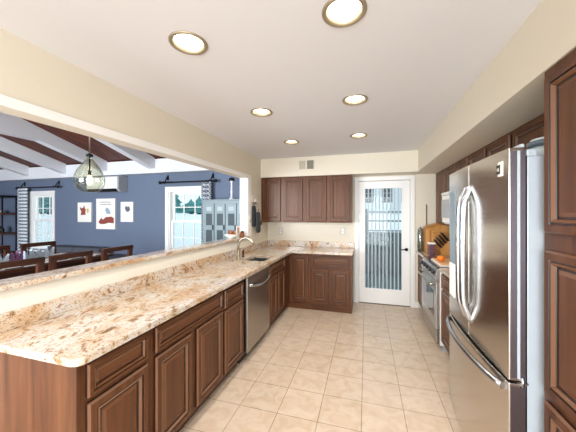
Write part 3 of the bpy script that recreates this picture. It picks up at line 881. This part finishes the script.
# ------------------------------------------------------------------ refrigerator
FXF, FY0, FY1 = .622, 1.448, 2.350
t = thing('refrigerator', 'stainless steel french door refrigerator with a bottom freezer drawer', 'refrigerator', (1.0, 1.9, 0))
DB = .685
b = B(); box(b, DB + .009, FY0 + .006, .04, 1.36, FY1 - .006, 1.765, .004); obj('body', b, light_grey, t)
b = B(); box(b, DB + .08, FY0 + .03, 0, 1.33, FY1 - .03, .0395); obj('base_grille', b, black_plastic, t)
def bowed(y0, y1, z0, z1, bulge, n=12):
    """Door leaf with a face that bows gently outward across the refrigerator's full width."""
    poly = []
    for k in range(n + 1):
        y = y0 + (y1 - y0) * k / n
        q = (y - (FY0 + FY1) / 2) / ((FY1 - FY0) / 2)
        poly.append((FXF - bulge * (1 - q * q) + .0, y))
    poly += [(DB, y1), (DB, y0)]
    b = B(); prism(b, poly, 2, z0, z1, .004); return b
ZG = .745; YM = 1.905
L = obj('door', bowed(YM + .004, FY1, ZG + .006, 1.806, .012), [steel_h], t)
R = obj('door', bowed(FY0, YM - .004, ZG + .006, 1.806, .012), [steel_h], t)
D = obj('drawer', bowed(FY0, FY1, .10, ZG - .006, .03), [steel_h], t)
b = B(); box(b, DB + .001, FY0 + .004, .11, DB + .008, FY1 - .004, 1.765); obj('gasket', b, dark_in, t)
b = B()
for y in (FY0, ):
    box(b, FXF + .006, y - .0025, ZG + .02, DB - .001, y, 1.79)
ed = obj('edge_trim', b, steel_side, R)
b = B(); box(b, .653, FY0 - .005, ZG + .02, .664, FY0 - .0026, 1.79, .001); obj('edge_strip', b, light_grey, t)
b = B(); box(b, FXF + .006, FY0 - .0025, .12, DB - .001, FY0, ZG - .02); obj('edge_trim', b, steel_side, D)
# hinge covers and hinge
b = B(); box(b, .668, FY0 + .004, 1.8062, .684, FY0 + .10, 1.822, .004); box(b, .6945, FY0 + .01, 1.7655, .735, FY0 + .13, 1.798, .006); obj('hinge_cover', b, light_grey, t)
b = B(); box(b, .6945, FY1 - .13, 1.7655, .735, FY1 - .01, 1.798, .006); obj('hinge_cover', b, light_grey, t)
b = B(); box(b, FXF + .03, FY0 - .004, ZG - .004, DB + .010, FY0 + .05, ZG + .004); lathe(b, [(.009, -.02), (.009, .03)], (DB - .012, FY0 - .004, ZG), 12); obj('hinge', b, chrome, t)
def bow_handle(sgn, parent):
    b = B()
    ya = YM + sgn * .037
    pts = []
    X0, X1 = FXF - .006, .571
    ctrl = [(X0, ya, 1.668), (X0 - .012, ya, 1.655), (X1 + .012, ya, 1.60), (X1 + .002, ya, 1.565), (X1 - .003, ya, 1.48), (X1 - .005, ya, 1.28), (X1 - .003, ya, 1.05),
            (X1 + .002, ya, .965), (X1 + .012, ya, .925), (X0 - .012, ya, .872), (X0, ya, .86)]
    # Catmull-Rom through the control points
    P = [Vector(ctrl[0])] + [Vector(p) for p in ctrl] + [Vector(ctrl[-1])]
    for i in range(1, len(P) - 2):
        for s in range(5):
            u = s / 5
            pts.append(.5 * ((2 * P[i]) + (-P[i - 1] + P[i + 1]) * u + (2 * P[i - 1] - 5 * P[i] + 4 * P[i + 1] - P[i + 2]) * u * u + (-P[i - 1] + 3 * P[i] - 3 * P[i + 1] + P[i + 2]) * u ** 3))
    pts.append(Vector(ctrl[-1]))
    tube(b, pts, .013, 12, sx=1.35); obj('handle', b, chrome, parent)
bow_handle(1, L); bow_handle(-1, R)
b = B()
pts = [(FXF - .012 - .06 * math.sin(PI * k / 16) ** .7, FY0 + .03 + (FY1 - FY0 - .06) * k / 16, .705) for k in range(17)]
tube(b, pts, .0135, 12, sx=1.3); obj('handle', b, chrome, D)
# dispenser on the far door
b = B(); box(b, FXF - .0095, 2.185, 1.02, FXF + .002, 2.305, 1.665, .004); dp = obj('dispenser_panel', b, disp_blue, L)
b = B(); box(b, FXF - .0125, 2.185, .90, FXF + .002, 2.30, 1.14, .001); single_note = obj('paper_note', b, paper, L, 'white paper sheet')
# badge
b = B(); box(b, FXF - .0045, 1.495, 1.685, FXF + .003, 1.555, 1.755, .001); bd = obj('badge', b, paper, R)
b = B(); box(b, FXF - .0062, 1.518, 1.728, FXF - .0046, 1.553, 1.742); box(b, FXF - .0062, 1.518, 1.697, FXF - .0046, 1.553, 1.711); box(b, FXF - .0062, 1.518, 1.711, FXF - .0046, 1.528, 1.728); obj('badge_mark', b, black_plastic, bd)
t = thing('food_container', 'shallow round container with a slate lid lying on top of the refrigerator', 'container', (.85, 1.585, 1.7655))
cc = (.85, 1.585, 1.7658)
b = B(); lathe(b, [(.0, 0), (.070, 0), (.080, .060), (.0, .060)], cc, 32); obj('tub', b, lid_pale, t)
b = B(); lathe(b, [(.0, .0605), (.087, .0605), (.087, .088), (.078, .090), (.0, .090)], cc, 32); obj('lid', b, lid_blue, t)
b = B(); lathe(b, [(.0, .0905), (.077, .0905), (.073, .101), (.0, .102)], cc, 32); obj('lid_top', b, lid_pale, t)

# ------------------------------------------------------------------ range and microwave
range_steel = plain('range_steel', '#c3c2c0', 0.3, metal=0.85)
RY0, RY1 = 3.272, 4.068
t = thing('kitchen_range', 'white sided steel range with front knobs beside the wooden base cabinet', 'range', (1.05, 3.67, 0))
b = B(); box(b, .775, RY0, .06, 1.36, RY1, .895, .003); obj('body', b, white_metal, t)
b = B(); box(b, .80, RY0 + .005, 0, 1.33, RY1 - .005, .0595); obj('kick_plate', b, grey_plastic, t)
b = B(); box(b, .75, RY0 + .002, .8955, 1.36, RY1 - .002, .918, .003); obj('cooktop', b, glass_black, t)
b = B(); prism(b, [(.7745, .765), (.738, .768), (.728, .80), (.752, .894), (.7745, .894)], 1, RY0 + .002, RY1 - .002, .002); cp = obj('control_panel', b, range_steel, t)
for k in range(5):
    y = RY0 + .10 + k * .15
    b = B(); lathe(b, [(.024, 0), (.022, -.025), (.0, -.027)], (.737, y, .845), 16, axis='x'); obj('knob', b, black_plastic, cp)
b = B(); box(b, .738, RY0 + .004, .235, .7742, RY1 - .004, .758, .005); od = obj('oven_door', b, range_steel, t)
b = B(); box(b, .7345, RY0 + .12, .34, .7385, RY1 - .12, .63, .001); obj('oven_window', b, glass_black, od)
b = B(); tube(b, [(.738, RY0 + .06, .715), (.69, RY0 + .06, .715), (.685, RY0 + .09, .715), (.685, RY1 - .09, .715), (.69, RY1 - .06, .715), (.738, RY1 - .06, .715)], .012, 10); obj('handle', b, nickel, od)
b = B(); box(b, .745, RY0 + .004, .075, .7742, RY1 - .004, .228, .005); obj('drawer', b, steel_dw, t)
t = thing('microwave', 'white microwave mounted over the range', 'microwave', (1.17, 3.65, 1.365))
b = B(); box(b, 1.0, 3.25, 1.365, 1.375, 3.99, 1.772, .004); obj('body', b, white_metal, t)
b = B(); box(b, .968, 3.25, 1.385, .9995, 3.99, 1.735, .006); md = obj('door', b, white_metal, t)
b = B(); box(b, .9655, 3.52, 1.45, .9685, 4.0, 1.68, .001); obj('door_window', b, grey_plastic, md)
b = B(); box(b, .962, 3.25, 1.738, .9995, 3.99, 1.772, .003); obj('vent_grille', b, white_metal, t)

ZC = .9185
t = thing('cutting_board', 'pale wooden cutting board lying on the range top', 'cutting board', (.98, 3.5, ZC))
b = B(); box(b, .79, 3.30, ZC, 1.20, 3.78, ZC + .012, .004); obj('board_edge', b, paper, t, 'white base of the board')
b = B(); box(b, .80, 3.31, ZC + .0125, 1.19, 3.77, ZC + .024, .004); obj('board', b, boardwood, t)
b = B(); blob(b, (.845, 3.52, ZC + .024 + .036), (.042, .042, .036), sub=3); single('orange', b, orange_skin, 'bright orange fruit on the pale cutting board', 'orange')
ZR = .9145
t = thing('bread_box', 'honey coloured wooden bread box with an arched top in the far corner', 'bread box', (1.07, 4.52, ZR))
b = B(); x0, x1 = .865, 1.35
top = [(x1 - (x1 - x0) * k / 14, ZR + .385 + .06 * math.sin(PI * k / 14)) for k in range(15)]
prism(b, [(x0, ZR), (x1, ZR)] + top, 1, 4.42, 4.655, .003); obj('body', b, breadwood, t)
b = B(); prism(b, [(x1 + .01 - (x1 - x0 + .02) * k / 14, ZR + .386 + .062 * math.sin(PI * k / 14)) for k in range(15)] + [(x0 - .01 + (x1 - x0 + .02) * k / 14, ZR + .355 + .062 * math.sin(PI * k / 14)) for k in range(15)], 1, 4.40, 4.419, .002); obj('arched_trim', b, wood('honey_wood_trim', 0, '#8f5a2b', '#ab733c', '#bd8549', .4), t)
b = B(); panel(b, (x0 + .03, 4.42, ZR + .03), (1, 0, 0), (0, -1, 0), x1 - x0 - .06, .31, .5); obj('door', b, [breadwood, breadwood, breadwood], t)
t = thing('utensil_rod', 'thin grey rod standing up beside the bread box against the wall', 'rod', (.915, 4.665, ZR))
b = B(); tube(b, [(.915, 4.667, ZR), (.915, 4.667, 1.645)], .007, 8); obj('rod', b, vent_dark, t)
t = thing('glass_jar', 'tall clear glass jar at the corner of the far worktop', 'jar', (.79, 4.52, ZR))
b = B(); lathe(b, [(.0, 0), (.042, 0), (.045, .01), (.045, .30), (.038, .32), (.038, .335), (.034, .335), (.034, .32), (.041, .30), (.041, .012), (.0, .01)], (.812, 4.585, ZR), 24); obj('body', b, jar_m, t)
b = B(); lathe(b, [(.0, .336), (.040, .336), (.040, .35), (.012, .355), (.014, .375), (.0, .38)], (.812, 4.585, ZR), 24); obj('lid', b, chrome, t)
t = thing('canister', 'purple patterned canister with a white lid in front of the bread box', 'canister', (.885, 4.2, ZR))
b = B(); box(b, .845, 4.16, ZR, .925, 4.25, ZR + .155, .008); obj('body', b, canister_mat, t)
b = B(); box(b, .840, 4.155, ZR + .1555, .930, 4.255, ZR + .180, .008); obj('lid', b, paper, t)
# knife block with handles
t = thing('knife_block', 'slanted wooden knife block full of black handled knives', 'knife block', (1.10, 4.27, ZR))
b = B(); kb = [(1.02, ZR), (1.26, ZR), (1.26, ZR + .10), (1.13, ZR + .22), (1.01, ZR + .09)]
prism(b, kb, 1, 4.22, 4.33, .004); obj('block', b, breadwood, t)
dirv = Vector((-.62, 0, .78)).normalized(); fa = Vector((1.01, 4.22, ZR + .09)); fb = Vector((1.13, 4.22, ZR + .22))
n = 0
for r in range(4):
    for c in range(3):
        p = fa.lerp(fb, (r + .5) / 4) + Vector((0, .012 + c * .033, 0))
        b = B(); tube(b, [p + dirv * .001, p + dirv * .02, p + dirv * .125, p + dirv * .14], [.011, .013, .014, .010], 8, sx=.8); obj('knife_handle', b, black_plastic, t)

# ------------------------------------------------------------------ dining room
def canvas_art(x0, x1, z0, z1, label):
    t = thing('wall_canvas', label, 'picture', ((x0 + x1) / 2, BY, z0), 'canvases on the blue wall')
    b = B(); box(b, x0, BY - .035, z0, x1, BY - .001, z1, .003); obj('canvas', b, canvas, t)
    return t
def shape(t, name, pts, m, y=.0362):
    b = B(); prism(b, pts, 1, BY - y - .0012, BY - y); obj(name, b, m, t)
t = canvas_art(-6.48, -6.06, 1.30, 1.755, 'small canvas with a red animal shape, nearest the sash window')
shape(t, 'red_figure', [(-6.40, 1.66), (-6.37, 1.62), (-6.30, 1.63), (-6.27, 1.69), (-6.25, 1.62), (-6.22, 1.58), (-6.24, 1.52), (-6.22, 1.47), (-6.38, 1.46), (-6.36, 1.55), (-6.40, 1.6)], art_red)
shape(t, 'yellow_figure', [(-6.20, 1.60), (-6.14, 1.62), (-6.13, 1.54), (-6.18, 1.50)], art_yellow)
t = canvas_art(-5.91, -5.36, 1.145, 1.835, 'large middle canvas with a red animal and grey bird')
for r, (xa, n) in enumerate(((-5.80, 9), (-5.78, 9))):
    b = B()
    for k in range(n): box(b, xa + k * .036, BY - .0374, 1.745 - r * .05, xa + k * .036 + .024, BY - .0362, 1.762 - r * .05)
    obj('caption_line', b, art_grey, t)
shape(t, 'bird', [(-5.64, 1.58), (-5.60, 1.63), (-5.55, 1.62), (-5.48, 1.52), (-5.50, 1.48), (-5.60, 1.50)], art_blue)
shape(t, 'red_figure', [(-5.84, 1.30), (-5.80, 1.35), (-5.76, 1.40), (-5.70, 1.36), (-5.62, 1.42), (-5.46, 1.43), (-5.39, 1.40), (-5.39, 1.28), (-5.55, 1.29), (-5.66, 1.26), (-5.78, 1.26)], art_red)
t = canvas_art(-5.20, -4.86, 1.315, 1.755, 'small canvas with a grey bird sketch, nearest the second window')
shape(t, 'bird', [(-5.08, 1.62), (-5.05, 1.67), (-5.0, 1.64), (-4.96, 1.66), (-4.93, 1.58), (-4.99, 1.53), (-5.05, 1.55)], art_grey)

# air conditioner
t = thing('air_conditioner', 'white split air conditioner under the ceiling of the blue wall', 'air conditioner', (-5.5, 4.57, 1.97))
b = B(); prism(b, [(BY - .001, 1.98), (BY - .17, 1.98), (BY - .225, 2.04), (BY - .225, 2.27), (BY - .20, 2.30), (BY - .001, 2.30)], 0, -5.95, -5.09, .006); obj('body', b, white_metal, t)
b = B(); prism(b, [(BY - .001, 1.975), (BY - .175, 1.975), (BY - .23, 2.035), (BY - .23, 2.275), (BY - .20, 2.305), (BY - .001, 2.305)], 0, -5.089, -5.04, .006); obj('end_cap', b, grey_plastic, t)
b = B(); prism(b, [(BY - .172, 1.974), (BY - .227, 2.034), (BY - .232, 2.03), (BY - .177, 1.97)], 0, -5.93, -5.11); obj('air_flap', b, black_plastic, t)

# curtains with rods
def rod(x0, x1, z, label):
    t = thing('curtain_rod', label, 'curtain rod', ((x0 + x1) / 2, BY, z), 'black curtain rods')
    b = B(); tube(b, [(x0 + .06, 4.575, z), (x1 - .06, 4.575, z)], .014, 10); obj('rod', b, black_metal, t)
    for x, s in ((x0, 1), (x1, -1)):
        b = B(); lathe(b, [(.0, 0), (.03, .02), (.034, .045), (.02, .07), (.022, .085)] if s > 0 else [(.0, 0), (.03, -.02), (.034, -.045), (.02, -.07), (.022, -.085)], (x, 4.575, z), 14, axis='x'); obj('finial', b, black_metal, t)
        xb = x + s * .15
        b = B(); tube(b, [(xb, 4.665, z + .13), (xb, 4.63, z + .10), (xb, 4.60, z + .04), (xb, 4.575, z - .018), (xb, 4.548, z), (xb, 4.545, z + .03)], .010, 8); box(b, xb - .018, 4.66, z + .06, xb + .018, 4.679, z + .16, .003); obj('bracket', b, black_metal, t)
rod(-8.48, -6.97, 2.135, 'black curtain rod over the window beside the pipe shelf')
rod(-4.12, -2.75, 2.135, 'black curtain rod over the window beside the lockers')
def curtain(x0, x1, z0, z1, label, folds):
    b = B(); n = folds * 8; rows = []
    for j in range(2):
        z = (z1, z0)[j]; rows.append([(x0 + (x1 - x0) * k / n, 4.575 + .036 * math.sin(2 * PI * k / 8), z) for k in range(n + 1)])
    th = .003
    outer = [(p[0], p[1] - th) for p in rows[0]]; inner = [(p[0], p[1] + th) for p in rows[0]][::-1]
    prism(b, outer + inner, 2, z0, z1)
    t = single('curtain', b, trellis_m, label, 'curtain', 'patterned curtains')
    return t
curtain(-8.42, -8.06, .05, 2.118, 'pale trellis patterned curtain at the window beside the pipe shelf', 4)
curtain(-3.10, -2.88, .05, 2.118, 'narrow trellis patterned curtain between window and lockers', 3)

# lockers
t = thing('locker_bank', 'grey green metal locker bank against the blue wall', 'lockers', (-2.4, 4.48, 0))
LX0, LX1, LY, LT = -2.885, -1.93, 4.30, 1.73
b = B(); box(b, LX0, LY, 0, LX1, BY - .16, LT, .004); box(b, LX0 - .015, LY - .015, LT, LX1 + .015, BY - .16, LT + .025, .003); obj('body', b, locker_mat, t)
cols = 4; w = (LX1 - LX0 - .06) / cols
for r, (z0, z1) in enumerate(((.86, LT - .05), (.06, .83))):
    for c in range(cols):
        x0 = LX0 + .03 + c * w + .014; x1 = x0 + w - .028
        b = B(); box(b, x0, LY - .018, z0, x1, LY - .0005, z1, .004); d = obj('door', b, locker_mat, t)
        b = B(); h = z1 - z0
        box(b, x0 + .035, LY - .0205, z0 + h * .52, x1 - .035, LY - .0175, z0 + h * .78); box(b, x0 + .035, LY - .0205, z0 + h * .15, x1 - .035, LY - .0175, z0 + h * .42); obj('mesh_insert', b, locker_dark, d)
        b = B(); box(b, x0 + .045, LY - .022, z0 + h * .84, x1 - .045, LY - .0175, z0 + h * .93, .002); obj('number_plate', b, locker_light, d)
        b = B(); box(b, x1 - .03, LY - .03, z0 + h * .42, x1 - .008, LY - .0175, z0 + h * .53, .003); obj('latch', b, black_metal, d)
ZL = LT + .0255
def candlestick(x, y, label):
    t = thing('candle_holder', label, 'candle holder', (x, y, ZL), 'tall candle holders on the lockers')
    b = B(); lathe(b, [(.0, 0), (.045, 0), (.045, .02), (.02, .04), (.017, .12), (.026, .14), (.017, .16), (.016, .30), (.03, .33), (.03, .34), (.0, .34)], (x, y, ZL), 20); obj('stem', b, candle_white, t)
    b = B(); lathe(b, [(.0, .3405), (.05, .3405), (.055, .36), (.05, .385), (.03, .40), (.0, .40)], (x, y, ZL), 20); obj('cup', b, black_metal, t)
candlestick(-2.36, 4.42, 'white candle holder standing alone on the lockers')
candlestick(-2.13, 4.42, 'white candle holder on the lockers, partly behind the white jamb')

# pipe shelf
t = thing('pipe_shelf', 'black pipe shelf unit with wooden boards in the dining corner', 'shelf', (-8.95, 4.45, 0))
for x in (-9.38, -8.52):
    for y in (4.33, 4.60):
        b = B(); tube(b, [(x, y, 0), (x, y, 1.93)], .016, 8); obj('upright', b, black_metal, t)
for z in (.5, .98, 1.47, 1.90):
    b = B(); box(b, -9.42, 4.30, z, -8.47, 4.63, z + .04, .003); obj('board', b, shelfwood if z < 1.8 else black_metal, t)
b = B(); lathe(b, [(.0, 0), (.05, 0), (.10, .06), (.095, .06), (.045, .012), (.0, .01)], (-8.85, 4.42, 1.5105), 20); single('bowl', b, cream_ceramic, 'small white bowl on the upper board of the pipe shelf', 'bowl')
b = B(); lathe(b, [(.0, 0), (.05, 0), (.07, .06), (.05, .12), (.025, .15), (.03, .17), (.0, .17)], (-8.75, 4.42, 1.0205), 20); single('vase', b, black_plastic, 'small dark vase on the lower board of the pipe shelf', 'vase')

# sofa
t = thing('sofa', 'long charcoal sofa under the canvases', 'sofa', (-5.8, 4.2, 0))
b = B(); box(b, -7.0, 3.72, .10, -4.55, 4.60, .42, .03); obj('frame', b, sofa_cloth, t)
for x0, x1 in ((-6.99, -6.2), (-6.19, -5.42)):
    b = B(); box(b, x0, 4.30, .425, x1, 4.60, .76, .05, seg=3); obj('back_cushion', b, sofa_cloth, t)
    b = B(); box(b, x0, 3.70, .425, x1, 4.29, .55, .04, seg=3); obj('seat_cushion', b, sofa_cloth, t)
b = B(); box(b, -5.41, 3.70, .425, -4.56, 4.60, .62, .06, seg=3); obj('chaise_cushion', b, sofa_cloth, t)
for x in (-6.9, -4.65):
    for y in (3.8, 4.5):
        b = B(); box(b, x - .03, y - .03, 0, x + .03, y + .03, .099); obj('foot', b, black_plastic, t)

# dining table with chairs
TX0, TX1, TY0, TY1, TZ = -4.41, -3.63, 1.35, 3.12, .905
t = thing('dining_table', 'dark wooden counter-height dining table behind the granite ledge', 'table', ((TX0 + TX1) / 2, (TY0 + TY1) / 2, 0))
b = B(); box(b, TX0, TY0, TZ - .04, TX1, TY1, TZ, .006); obj('tabletop', b, chairwood, t)
b = B(); box(b, TX0 + .08, TY0 + .08, TZ - .14, TX1 - .08, TY1 - .08, TZ - .0405); obj('apron', b, chairwood, t)
for x in (TX0 + .04, TX1 - .11):
    for y in (TY0 + .04, TY1 - .11):
        b = B(); box(b, x, y, 0, x + .07, y + .07, TZ - .0405, .004); obj('leg', b, chairwood_z, t)
b = B(); box(b, TX0 + .01, TY0 + .1, TZ + .0005, TX1 - .05, TY1 - .12, TZ + .005, .001); single('table_runner', b, checker_m, 'black and white checkered runner along the dining table', 'table runner')
def napkin(x, y, w, h, m, label):
    b = B()
    pts = [(y - w / 2, TZ + .006), (y + w / 2, TZ + .006), (y + w * .55, TZ + h * .95), (y + w * .2, TZ + h * .28), (y, TZ + h), (y - w * .22, TZ + h * .3), (y - w * .52, TZ + h * .85)]
    prism(b, pts, 0, x - .02, x + .02, .004)
    single('folded_napkin', b, m, label, 'napkin', 'napkins on the dining table')
napkin(-4.2, 2.43, .16, .14, napkin_cloth, 'pale crown-folded napkin right beside the purple napkin')
napkin(-4.2, 2.60, .16, .14, napkin_cloth, 'pale crown-folded napkin farthest along the table from the purple one')
napkin(-4.15, 2.25, .10, .14, purple_cloth, 'purple folded napkin on the dining table')
napkin(-4.15, 2.08, .16, .12, napkin_cloth, 'pale folded napkin on the other side of the purple one, at the photo edge')

def make_chair(label):
    t = thing('dining_chair', label, 'chair', (0, 0, 0), 'wooden dining chairs around the table')
    # faces -x: its back is on the +x side
    b = B(); box(b, -.20, -.21, .60, .20, .21, .64, .012); obj('seat', b, chairwood, t)
    for y in (-.195, .195):
        b = B(); box(b, -.20, y - .022, 0, -.155, y + .022, .5995, .003); obj('leg', b, chairwood_z, t)
        b = B(); prism(b, [(.155, 0), (.20, 0), (.205, .62), (.235, 1.05), (.195, 1.05), (.16, .62)], 1, y - .028, y + .028, .003); obj('leg', b, chairwood_z, t)
    b = B(); box(b, .190, -.225, 1.000, .240, .225, 1.057, .006); obj('top_rail', b, chairwood, t)
    b = B(); box(b, .187, -.175, .80, .212, .175, .84, .004); obj('back_rail', b, chairwood, t)
    for x in (-.175, .175):
        b = B(); box(b, x - .012, -.175, .25, x + .012, .175, .285, .003); obj('stretcher', b, chairwood, t)
    return t
ch = make_chair('wooden chair with its back to the ledge, nearest the lockers')
ch.location = (-3.42, 2.825, 0)
dup(ch, (-3.42, 2.24, 0), 0, 'wooden chair with its back to the ledge, middle of three')
dup(ch, (-3.42, 1.735, 0), 0, 'wooden chair with its back to the ledge, cut by the photo edge')
dup(ch, (-4.62, 2.89, 0), PI, 'wooden chair across the table in front of the window, napkins before it')
dup(ch, (-4.62, 2.31, 0), PI, 'wooden chair across the table in front of the pipe shelf')

# pendant
px, py = -3.72, 2.83
t = thing('pendant_lamp', 'clear glass jug pendant lamp hanging over the dining table', 'pendant lamp', (px, py, 1.9))
gz = 1.87
b = B(); prof = [(.036, .44), (.036, .40), (.062, .37), (.11, .315), (.155, .255), (.19, .19), (.208, .13), (.21, .08), (.197, .025), (.165, -.025), (.12, -.055), (.06, -.068), (.0, -.070)]
prof2 = [(max(r - .004, 0), h + (.004 if h < 0 else 0)) for r, h in prof][::-1]
prof = [(r * .88, h) for r, h in prof]; prof2 = [(r * .88, h) for r, h in prof2]
lathe(b, prof + prof2, (px, py, gz), 40, caps=False); obj('glass_globe', b, globe_m, t)
b = B(); lathe(b, [(.0, .475), (.012, .475), (.042, .455), (.042, .43), (.0, .43)], (px, py, gz), 20); lathe(b, [(.010, .43), (.010, .24), (.022, .23), (.022, .17), (.0, .17)], (px, py, gz), 16); obj('socket', b, black_metal, t)
b = B(); tube(b, [(px, py, gz + .47), (px, py, 3.155)], .009, 8); obj('stem', b, nickel, t)
b = B(); lathe(b, [(.0, 3.145 - gz), (.06, 3.145 - gz), (.065, 3.174 - gz), (.0, 3.174 - gz)], (px, py, gz), 20); obj('canopy', b, nickel, t)
b = B(); lathe(b, [(.012, .169), (.02, .15), (.034, .11), (.034, .07), (.02, .045), (.0, .04)], (px, py, gz), 18); obj('bulb', b, bulb_m, t)
